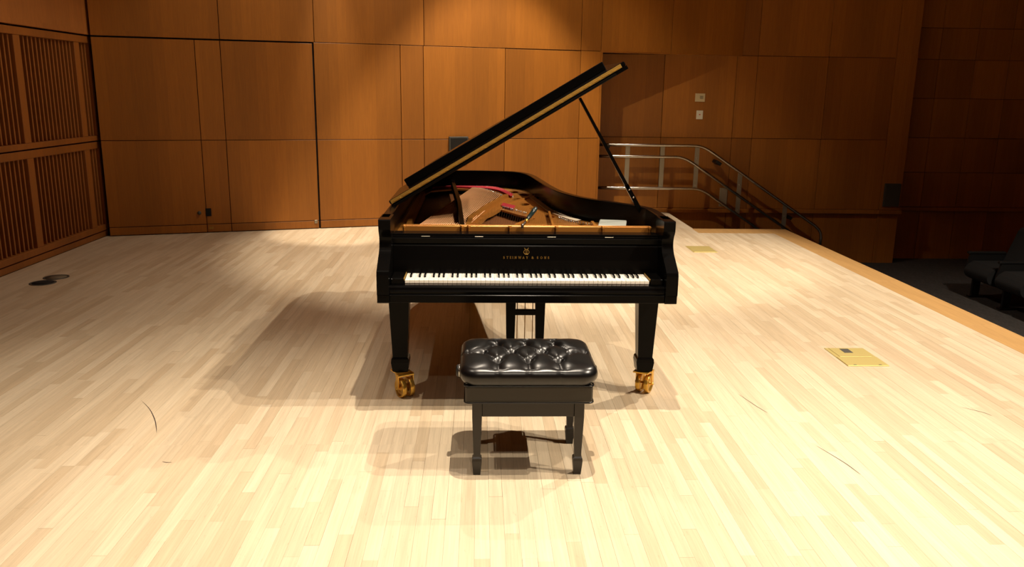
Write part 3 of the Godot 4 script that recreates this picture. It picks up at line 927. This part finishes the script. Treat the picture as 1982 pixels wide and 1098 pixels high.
func legs(p: Node):
	for e in [[-0.672, -0.36, 0.55, 0.045], [0.672, -0.36, -0.52, -0.036], [-0.30, -2.40, 0.3, -0.028]]:
		var x: float = e[0]
		var z: float = e[1]
		var st := st_new()
		var top := 0.612 if z > -1.0 else 0.66
		var rings := [[top, 0.064], [top - 0.018, 0.064], [top - 0.022, 0.056], [0.225, 0.040], [0.215, 0.047], [0.195, 0.049], [0.145, 0.042], [0.140, 0.036]]
		for i in rings.size() - 1:
			var h: float = rings[i][0]
			var r: float = rings[i][1]
			var h2: float = rings[i + 1][0]
			var r2: float = rings[i + 1][1]
			for k in 4:
				var d := Vector3(cos(k * PI / 2), 0, sin(k * PI / 2))
				var s := Vector3(-d.z, 0, d.x)
				var c := Vector3(x, 0, z)
				face(st, [c + d * r - s * r + Vector3(0, h, 0), c + d * r + s * r + Vector3(0, h, 0), c + d * r2 + s * r2 + Vector3(0, h2, 0), c + d * r2 - s * r2 + Vector3(0, h2, 0)], d + Vector3(0, 0.1, 0))
		face(st, [Vector3(x - 0.064, top, z - 0.064), Vector3(x + 0.064, top, z - 0.064), Vector3(x + 0.064, top, z + 0.064), Vector3(x - 0.064, top, z + 0.064)], Vector3.UP)
		face(st, [Vector3(x - 0.036, 0.14, z - 0.036), Vector3(x + 0.036, 0.14, z - 0.036), Vector3(x + 0.036, 0.14, z + 0.036), Vector3(x - 0.036, 0.14, z + 0.036)], Vector3.DOWN)
		var lg := put(done(st), "leg", M.ebony, p)
		caster(lg, Vector3(x, 0, z), e[2], e[3])

func caster(lg: Node, at: Vector3, turn: float, trail: float):
	# brass caster: swivel plate, fork and two wheels on one axle; turn sets where the axle points
	var ax := Basis(Vector3.UP, turn)          # local x is the axle
	var off := ax * Vector3(0, 0, trail)
	var c := at + off
	var st := st_new()
	cbox(st, Vector3(0, 0.134, 0), Vector3(0.088, 0.010, 0.088), 0.002, Transform3D(ax, at))
	for s in [-1.0, 1.0]:
		cbox(st, Vector3(s * 0.045, 0.092, 0), Vector3(0.006, 0.085, 0.030), 0.001, Transform3D(ax, c))
	cbox(st, Vector3(0, 0.126, 0.0), Vector3(0.096, 0.010, 0.045), 0.002, Transform3D(ax, c))
	put(done(st), "caster_fork", M.brass, lg)
	for s in [-1.0, 1.0]:
		st = st_new(false)
		var prof := [Vector2(0.006, 0.012), Vector2(0.012, 0.012), Vector2(0.014, 0.006), Vector2(0.042, 0.006), Vector2(0.044, 0.013), Vector2(0.052, 0.013), Vector2(0.054, 0.010), Vector2(0.054, -0.010), Vector2(0.052, -0.013), Vector2(0.044, -0.013), Vector2(0.042, -0.006), Vector2(0.006, -0.006)]
		lathe(st, prof, Transform3D(ax * Basis(Vector3.BACK, PI / 2), c + ax * Vector3(s * 0.024, 0, 0) + Vector3(0, 0.054, 0)), 28)
		put(done(st), "caster_wheel", M.brass, lg)
	st = st_new(false)
	lathe(st, [Vector2(0.0, 0.053), Vector2(0.007, 0.053), Vector2(0.007, -0.053), Vector2(0.0, -0.053)], Transform3D(ax * Basis(Vector3.BACK, PI / 2), c + Vector3(0, 0.054, 0)), 10)
	put(done(st), "axle", M.brass, lg)

func lyre(p: Node):
	var z := -0.52
	var l := put(box_mesh(Vector3(0.018, 0.604, z), Vector3(0.30, 0.018, 0.10), 0.003), "pedal_lyre", M.ebony_dull, p)
	for s in [-1.0, 1.0]:
		var st := st_new()
		var x: float = 0.018 + s * 0.083
		var q := []
		for e in [[0.596, 0.030], [0.13, 0.020]]:
			for k in [[-1, -1], [1, -1], [1, 1], [-1, 1]]:
				q.append(Vector3(x + k[0] * e[1], e[0], z + k[1] * 0.022))
		for k in 4:
			var n := (k + 1) % 4
			face(st, [q[k], q[n], q[n + 4], q[k + 4]], (q[k] + q[n]) / 2 - Vector3(x, q[k].y, z))
		put(done(st), "lyre_post", M.ebony_dull, l)
	put(box_mesh(Vector3(0.018, 0.428, z), Vector3(0.125, 0.030, 0.03), 0.002), "lyre_bar", M.ebony_dull, l)
	put(box_mesh(Vector3(0.018, 0.095, z), Vector3(0.26, 0.07, 0.12), 0.004), "pedal_box", M.ebony_dull, l)
	for x in [-0.026, 0.018, 0.062]:
		var st := st_new(false)
		tube(st, [Vector3(x, 0.596, z - 0.03), Vector3(x, 0.12, z - 0.03)], 0.0025, 6)
		put(done(st), "pedal_rod", M.brass_dull, l)
		put(box_mesh(Vector3(x * 1.6 - 0.01, 0.075, z + 0.11), Vector3(0.03, 0.008, 0.12), 0.003), "pedal", M.brass, l)
	for s in [-1.0, 1.0]:
		var st := st_new(false)
		tube(st, [Vector3(0.018 + s * 0.08, 0.09, z - 0.05), Vector3(0.018 + s * 0.10, 0.60, z - 0.45)], 0.008, 6)
		put(done(st), "lyre_brace", M.ebony_dull, l)

# =====================================================================  bench
func build_bench():
	var b := thing("piano_bench", "black tufted leather piano bench with tapered legs in front of the keyboard", "bench", Vector3(0.214, 0, -3.49))
	var hx := 0.274
	var hz := 0.22
	# tufted cushion
	var buttons := []
	for x in [-0.132, 0.0, 0.132]:
		buttons.append(Vector2(x, 0.105))
		buttons.append(Vector2(x, -0.125))
	for x in [-0.205, -0.068, 0.068, 0.205]: buttons.append(Vector2(x, -0.015))
	var creases := []
	for i in buttons.size():
		for j in range(i + 1, buttons.size()):
			if absf(buttons[i].y - buttons[j].y) > 0.05 and buttons[i].distance_to(buttons[j]) < 0.15: creases.append([buttons[i], buttons[j]])
	for x in [-0.132, 0.0, 0.132]:
		creases.append([Vector2(x, 0.105), Vector2(x, 0.30)])
		creases.append([Vector2(x, -0.125), Vector2(x, -0.30)])
	for s in [-1.0, 1.0]: creases.append([Vector2(s * 0.205, -0.015), Vector2(s * 0.32, -0.015)])
	var rim := PackedVector2Array()
	var seg := 200
	for k in seg:
		var a := TAU * k / seg
		var e := 0.16
		rim.append(Vector2(signf(cos(a)) * pow(absf(cos(a)), e), signf(sin(a)) * pow(absf(sin(a)), e)))
	# even out the spacing of the outline
	rim = PackedVector2Array()
	var cr := 0.055
	for k in seg:
		var t := float(k) / seg
		rim.append(rounded_outline(t, hx, hz, cr))
	var side := [[-0.012, 0.416], [0.0, 0.428], [0.012, 0.440], [0.021, 0.456], [0.023, 0.470], [0.020, 0.484], [0.012, 0.496], [0.0, 0.504]]
	var rings := []
	for e in side:
		var ring := []
		for k in seg:
			var q: Vector2 = rim[k]
			var n := outline_normal(q, hx, hz, cr)
			var w: Vector2 = q + n * e[0]
			var pinch := 0.0
			for c in creases:
				if absf(c[1].y) > 0.25 or absf(c[1].x) > 0.3:
					pinch += 0.004 * exp(-pow(seg_dist(w, c[0], c[1]) / 0.006, 2.0))
			w -= n * pinch * (0.3 + sin(PI * clampf((e[1] - 0.425) / 0.08, 0.0, 1.0)))
			ring.append(Vector3(w.x, e[1], w.y))
		rings.append(ring)
	for j in range(1, 41):
		var r := 1.0 - j / 40.0
		var ring := []
		for k in seg:
			var q: Vector2 = rim[k] * r
			var edge := 1.0 - pow(r, 6.0)
			var y := 0.504 + 0.016 * edge
			for bt in buttons: y -= 0.030 * exp(-pow(q.distance_to(bt) / 0.024, 2.0))
			var cd := 9.0
			for c in creases: cd = minf(cd, seg_dist(q, c[0], c[1]))
			y -= 0.010 * exp(-cd / 0.011) + 0.006 * exp(-pow(cd / 0.03, 2.0))
			ring.append(Vector3(q.x, y, q.y))
		rings.append(ring)
	var st := st_new(false)
	for j in rings.size() - 1:
		for k in seg:
			var n := (k + 1) % seg
			var v: Array = [rings[j][k], rings[j][n], rings[j + 1][n], rings[j + 1][k]]
			var out := Vector3(v[0].x * 0.3, 0.4, v[0].z * 0.3)
			if j < 7: out = Vector3(v[0].x, 0.02 * (j - 4), v[0].z)
			if j < rings.size() - 2: face(st, v, out)
			else: face(st, [v[0], v[1], v[2]], out)
	var seat := put(done(st), "cushion", M.leather, b)
	for bt in buttons:
		st = st_new(false)
		lathe(st, [Vector2(0.007, 0.0), Vector2(0.006, 0.003), Vector2(0.0, 0.004)], Transform3D(Basis.IDENTITY, Vector3(bt.x, 0.4805, bt.y)), 10)
		put(done(st), "button", M.leather, seat)
	# boxing below the cushion with piping
	put(box_mesh(Vector3(0, 0.390, 0), Vector3(hx * 2 - 0.004, 0.076, hz * 2 - 0.004), 0.008), "seat_box", M.vinyl, b)
	for y in [0.427, 0.353]:
		st = st_new(false)
		var path := []
		for k in seg + 1:
			var q := rounded_outline(float(k % seg) / seg, hx + 0.001, hz + 0.001, 0.02)
			path.append(Vector3(q.x, y, q.y))
		tube(st, path, 0.004, 6)
		put(done(st), "piping", M.leather, b)
	# apron frame
	put(box_mesh(Vector3(0, 0.312, 0.165), Vector3(0.40, 0.080, 0.02), 0.002), "apron", M.bench_wood, b)
	put(box_mesh(Vector3(0, 0.312, -0.165), Vector3(0.40, 0.080, 0.02), 0.002), "apron", M.bench_wood, b)
	for s in [-1.0, 1.0]: put(box_mesh(Vector3(s * 0.215, 0.312, 0), Vector3(0.02, 0.080, 0.30), 0.002), "apron", M.bench_wood, b)
	st = st_new(false)
	tube(st, [Vector3(-0.30, 0.42, 0.0), Vector3(0.30, 0.42, 0.0)], 0.006, 8)
	put(done(st), "adjusting_rod", M.steel, b)
	for s in [-1.0, 1.0]:
		st = st_new(false)
		lathe(st, [Vector2(0.0, -0.012), Vector2(0.018, -0.012), Vector2(0.026, -0.008), Vector2(0.027, 0.006), Vector2(0.022, 0.012), Vector2(0.0, 0.014)], Transform3D(Basis(Vector3.BACK, -s * PI / 2), Vector3(s * 0.303, 0.422, 0.0)), 20)
		var kn := put(done(st), "adjusting_knob", M.black, b)
		st = st_new(false)
		lathe(st, [Vector2(0.027, -0.005), Vector2(0.0285, -0.004), Vector2(0.0285, 0.0), Vector2(0.027, 0.001)], Transform3D(Basis(Vector3.BACK, -s * PI / 2), Vector3(s * 0.303, 0.422, 0.0)), 20)
		put(done(st), "knob_ring", M.steel, kn)
		for t in [-1.0, 1.0]:
			st = st_new()
			var c := Vector3(s * 0.221, 0, t * 0.161)
			var rg := [[0.352, 0.021], [0.27, 0.021], [0.085, 0.0145], [0.078, 0.020], [0.066, 0.0215], [0.0, 0.0155]]
			for i in rg.size() - 1:
				for k in 4:
					var d := Vector3(cos(k * PI / 2), 0, sin(k * PI / 2))
					var q := Vector3(-d.z, 0, d.x)
					var h1 := Vector3(0, rg[i][0], 0)
					var h2 := Vector3(0, rg[i + 1][0], 0)
					face(st, [c + (d - q) * rg[i][1] + h1, c + (d + q) * rg[i][1] + h1, c + (d + q) * rg[i + 1][1] + h2, c + (d - q) * rg[i + 1][1] + h2], d + Vector3(0, 0.05, 0))
			face(st, [c + Vector3(-0.0155, 0, -0.0155), c + Vector3(0.0155, 0, -0.0155), c + Vector3(0.0155, 0, 0.0155), c + Vector3(-0.0155, 0, 0.0155)], Vector3.DOWN)
			put(done(st), "leg", M.bench_wood, b)

func rounded_outline(t: float, hx: float, hz: float, r: float) -> Vector2:   # point at share t of a rounded rectangle's outline
	var sx := 2 * (hx - r)
	var sz := 2 * (hz - r)
	var arc := PI * r / 2
	var d := t * (2 * sx + 2 * sz + 4 * arc)
	var parts := [[Vector2(hx, -(hz - r)), Vector2(0, 1), sz], [Vector2(hx - r, hz - r), 0.0, arc], [Vector2(hx - r, hz), Vector2(-1, 0), sx], [Vector2(-(hx - r), hz - r), PI / 2, arc], [Vector2(-hx, hz - r), Vector2(0, -1), sz], [Vector2(-(hx - r), -(hz - r)), PI, arc], [Vector2(-(hx - r), -hz), Vector2(1, 0), sx], [Vector2(hx - r, -(hz - r)), 1.5 * PI, arc]]
	for e in parts:
		if d <= e[2] + 1e-9:
			if e[1] is Vector2: return e[0] + e[1] * d
			var a: float = e[1] + d / r
			return e[0] + Vector2(cos(a), sin(a)) * r
		d -= e[2]
	return parts[0][0]

func outline_normal(q: Vector2, hx: float, hz: float, r: float) -> Vector2:
	var c := Vector2(clampf(q.x, -(hx - r), hx - r), clampf(q.y, -(hz - r), hz - r))
	var n := q - c
	return n.normalized() if n.length() > 1e-6 else Vector2.ZERO

func seg_dist(p: Vector2, a: Vector2, b: Vector2) -> float:
	var t := clampf((p - a).dot(b - a) / (b - a).length_squared(), 0.0, 1.0)
	return p.distance_to(a.lerp(b, t))

# =====================================================================  small things
func build_tuning_lever():
	var t := thing("tuning_lever", "piano tuning lever with dark teal handle resting on the bronze plate", "tool", PIANO + Vector3(-0.017, 0.952, -0.328))
	var d := Vector3(0.081, 0.075, -0.145)
	var st := st_new(false)
	tube(st, [Vector3(0, -0.012, 0), Vector3(0, 0.004, 0), d * 0.06], 0.008, 10)
	put(done(st), "head", M.steel, t)
	st = st_new(false)
	tube(st, [d * 0.03, d * 0.26], 0.004, 8)
	put(done(st), "shaft", M.black, t)
	st = st_new(false)
	tube(st, [d * 0.24, d * 0.33], 0.0085, 10)
	put(done(st), "ferrule", M.brass, t)
	st = st_new(false)
	var prev := []
	for e in [[0.33, 0.008], [0.45, 0.0105], [0.7, 0.0125], [0.9, 0.013], [1.0, 0.009]]: prev.append([d * e[0], e[1]])
	for i in prev.size() - 1: tube(st, [prev[i][0], prev[i + 1][0]], prev[i][1], 12, prev[i + 1][1])
	put(done(st), "handle", M.teal, t)

func build_plastic_box():
	var t := thing("plastic_box", "clear plastic box lying inside the piano at the treble end", "box", PIANO + Vector3(0.497, 0.903, -0.545), deg_to_rad(-11))
	put(box_mesh(Vector3(0, 0.012, 0), Vector3(0.142, 0.024, 0.20), 0.004), "box_body", M.clear, t)
	put(box_mesh(Vector3(0, 0.030, 0), Vector3(0.152, 0.012, 0.21), 0.004), "box_lid", M.clear_lid, t)

func build_railing():
	var z := -11.25
	var r := thing("handrail", "bright metal triple handrail descending beside the stage steps", "railing", Vector3(0, 0, z))
	var slope := -0.655
	var rail := func(y: float, x_bend: float, x_end: float, curl: bool):
		var pts := [Vector3(1.1, y, 0), Vector3(x_bend - 0.12, y, 0)]
		for k in range(1, 7):
			var u := k / 6.0
			pts.append(Vector3(x_bend - 0.12 + 0.24 * u, y + slope * 0.24 * u * u / 2.0, 0))
		var s: Vector3 = pts[pts.size() - 1]
		pts.append(Vector3(x_end, s.y + slope * (x_end - s.x), 0))
		if curl:
			var e: Vector3 = pts[pts.size() - 1]
			for c in [[0.06, -0.055], [0.092, -0.11], [0.10, -0.18], [0.10, -0.27]]: pts.append(e + Vector3(c[0], c[1], 0))
		var st := st_new(false)
		tube(st, pts, 0.021, 12)
		put(done(st), "rail", M.rail, r)
	rail.call(0.955, 3.05, 4.72, true)
	rail.call(0.80, 2.80, 4.55, false)
	rail.call(0.368, 3.06, 4.10, false)
	for e in [[1.40, 0.955, 0.368], [2.02, 0.955, 0.368], [2.50, 0.955, 0.368], [2.98, 0.955, 0.368], [3.60, 0.60, 0.02], [4.27, 0.16, -0.30]]:
		var h: float = e[1] - e[2]
		var post := put(box_mesh(Vector3(e[0], (e[1] + e[2]) / 2, -0.004), Vector3(0.062, h, 0.010), 0.001), "post", M.rail_bar, r)
		for y in [e[1] - 0.17, e[2] + 0.05]:
			var st := st_new(false)
			lathe(st, [Vector2(0.008, 0.0), Vector2(0.007, 0.004), Vector2(0.0, 0.005)], Transform3D(Basis(Vector3.RIGHT, PI / 2), Vector3(e[0], y, 0.001)), 8)
			put(done(st), "bolt", M.steel, post)
	for e in [[3.30, 0.72], [4.36, -0.03]]:
		put(box_mesh(Vector3.ZERO, Vector3(0.08, 0.045, 0.20), 0.004), "wall_bracket", M.black, r).transform = Transform3D(Basis(Vector3.BACK, -0.55), Vector3(e[0], e[1], -0.13))
	for e in [[1.75, 0.955]]:
		put(box_mesh(Vector3(e[0], e[1] - 0.03, -0.125), Vector3(0.05, 0.03, 0.23), 0.004), "wall_bracket", M.black, r)
	put(box_mesh(Vector3(3.39, 0.25, -0.02), Vector3(0.11, 0.26, 0.010), 0.003), "end_plate", M.rail_bar, r)

func build_wall_plates():
	var t := thing("wall_notice_plate", "square beige wall plate with a faint grey print, above a white switch plate", "wall plate", Vector3(3.036, 1.598, RIGHT_WALL_Z))
	put(box_mesh(Vector3(0, 0, 0.004), Vector3(0.137, 0.112, 0.008), 0.002), "plate", M.beige, t)
	for k in 4:
		put(box_mesh(Vector3(0.018 + 0.004 * (k % 2), 0.020 - k * 0.011, 0.0085), Vector3(0.052 - 0.008 * (k % 2), 0.006, 0.001)), "printed_line", M.print, t)
	t = thing("switch_plate", "white rectangular switch plate with a small red dot on the panelled wall", "wall plate", Vector3(3.044, 1.364, RIGHT_WALL_Z))
	put(box_mesh(Vector3(0, 0, 0.005), Vector3(0.092, 0.120, 0.010), 0.003), "plate", M.white_plate, t)
	put(box_mesh(Vector3(0, 0.004, 0.0105), Vector3(0.020, 0.012, 0.002), 0.0005), "indicator", M.red_lamp, t)
	t = thing("grey_wall_plate", "grey upright metal plate at the foot of the pilaster", "wall plate", Vector3(5.885, 0.275, RIGHT_WALL_Z + 0.013))
	put(box_mesh(Vector3(0, 0, 0.01), Vector3(0.235, 0.33, 0.02), 0.004), "plate", M.grey_plate, t)
	put(box_mesh(Vector3(0, 0, 0.021), Vector3(0.20, 0.29, 0.003), 0.001), "cover", M.grey_plate, t)
	# dark square plate on the rear wall behind the raised lid
	var b := Basis(Vector3.UP, deg_to_rad(16.226))
	var at := Vector3(-4.14, 0, -9.232) + b * Vector3(4.03, 0.965, 0.0)
	t = thing("dark_wall_box", "dark grey square box on the rear wall behind the raised piano lid", "wall box", at, deg_to_rad(16.226))
	put(box_mesh(Vector3(0, 0, 0.02), Vector3(0.245, 0.25, 0.04), 0.004), "casing", M.grey_plate, t)
	put(box_mesh(Vector3(0, 0, 0.041), Vector3(0.215, 0.22, 0.003), 0.001), "cover", M.black, t)

func build_floor_boxes():
	var t := thing("floor_box", "plain brass floor box lid set in the boards near the handrail", "floor box", Vector3(2.41, 0, -8.673))
	put(box_mesh(Vector3(0, 0.0005, 0), Vector3(0.262, 0.006, 0.362), 0.001), "frame", M.floor_brass, t)
	put(box_mesh(Vector3(0, 0.0025, 0), Vector3(0.235, 0.006, 0.335), 0.001), "lid", M.floor_brass, t)
	t = thing("floor_box", "bright brass floor box with a small cable opening near the stage edge", "floor box", Vector3(2.432, 0, -4.958))
	put(box_mesh(Vector3(0, 0.0005, 0), Vector3(0.264, 0.006, 0.366), 0.001), "frame", M.floor_brass, t)
	put(box_mesh(Vector3(0, 0.003, 0.096), Vector3(0.262, 0.006, 0.168), 0.001), "lid", M.floor_brass, t)
	var lid_ := put(box_mesh(Vector3(0, 0.003, -0.086), Vector3(0.212, 0.006, 0.180), 0.001), "lid", M.floor_brass, t)
	put(box_mesh(Vector3(-0.012, 0.0063, -0.115), Vector3(0.058, 0.002, 0.085), 0.0005), "cable_flap", M.grey_plate, lid_)
	for x in [-0.08, 0.08]:
		put(box_mesh(Vector3(x, 0.0063, 0.168), Vector3(0.018, 0.002, 0.008), 0.0005), "screw", M.grey_plate, t)
	var discs := [["dark round floor cover of a pair, beside its lighter twin near the slatted wall", Vector3(-3.717, 0, -6.948), M.gap], ["brown round floor cover of a pair, the one set closer to the panelled rear wall", Vector3(-3.713, 0, -7.167), M.print]]
	for e in discs:
		var o := thing("floor_cover", e[0], "floor cover", e[1])
		var st := st_new(false)
		lathe(st, [Vector2(0.105, -0.001), Vector2(0.105, 0.003), Vector2(0.100, 0.004), Vector2(0.088, 0.004), Vector2(0.086, 0.002), Vector2(0.0, 0.002)], Transform3D.IDENTITY, 32)
		put(done(st), "ring", M.grey_plate, o)
		st = st_new(false)
		lathe(st, [Vector2(0.085, 0.0), Vector2(0.085, 0.0035), Vector2(0.0, 0.0035)], Transform3D.IDENTITY, 32)
		put(done(st), "cap", e[2], o)

# =====================================================================  auditorium seats (facing the stage, backs away from it)
func build_seats():
	var words := ["black auditorium seat with side panel at the end of the front row", "black auditorium seat second from the end of the front row", "black auditorium seat third from the end of the front row"]
	for k in 3:
		var s := thing("auditorium_seat", words[k], "seat", Vector3(6.13, -0.72, -9.2 + k * 0.60), 0.0, "front row of black seats")
		# local: faces -x; seat pan, back, two pedestals, arm with side panel on the far side
		var pan := smooth_path([Vector2(-0.26, 0.42), Vector2(-0.30, 0.36), Vector2(-0.27, 0.28), Vector2(-0.15, 0.23), Vector2(0.05, 0.21), Vector2(0.22, 0.24), Vector2(0.26, 0.34), Vector2(0.24, 0.44)], 4)
		pan.append_array([Vector2(0.2, 0.46), Vector2(-0.2, 0.46)])
		var st := st_new()
		extrude(st, pv(pan), Vector3(0, 0, -0.23), Vector3.RIGHT, Vector3.UP, Vector3(0, 0, 0.46))
		put(done(st), "seat_pan", M.seat_cloth, s)
		st = st_new()
		extrude(st, pv([Vector2(0.16, 0.40), Vector2(0.27, 0.38), Vector2(0.44, 0.83), Vector2(0.41, 0.87), Vector2(0.34, 0.86), Vector2(0.31, 0.82)]), Vector3(0, 0, -0.25), Vector3.RIGHT, Vector3.UP, Vector3(0, 0, 0.50))
		put(done(st), "backrest", M.seat_cloth, s)
		put(box_mesh(Vector3(-0.02, 0.55, -0.275), Vector3(0.46, 0.03, 0.055), 0.008), "armrest", M.black, s)
		st = st_new()
		extrude(st, pv([Vector2(-0.22, 0.54), Vector2(-0.26, 0.38), Vector2(-0.22, 0.27), Vector2(-0.10, 0.22), Vector2(0.16, 0.22), Vector2(0.26, 0.38), Vector2(0.22, 0.54)]), Vector3(0, 0, -0.29), Vector3.RIGHT, Vector3.UP, Vector3(0, 0, 0.03))
		put(done(st), "side_panel", M.black, s)
		put(box_mesh(Vector3(-0.10, 0.12, -0.275), Vector3(0.10, 0.24, 0.03), 0.004), "pedestal", M.black, s)
		put(box_mesh(Vector3(-0.05, 0.01, -0.275), Vector3(0.26, 0.02, 0.07), 0.004), "foot", M.black, s)
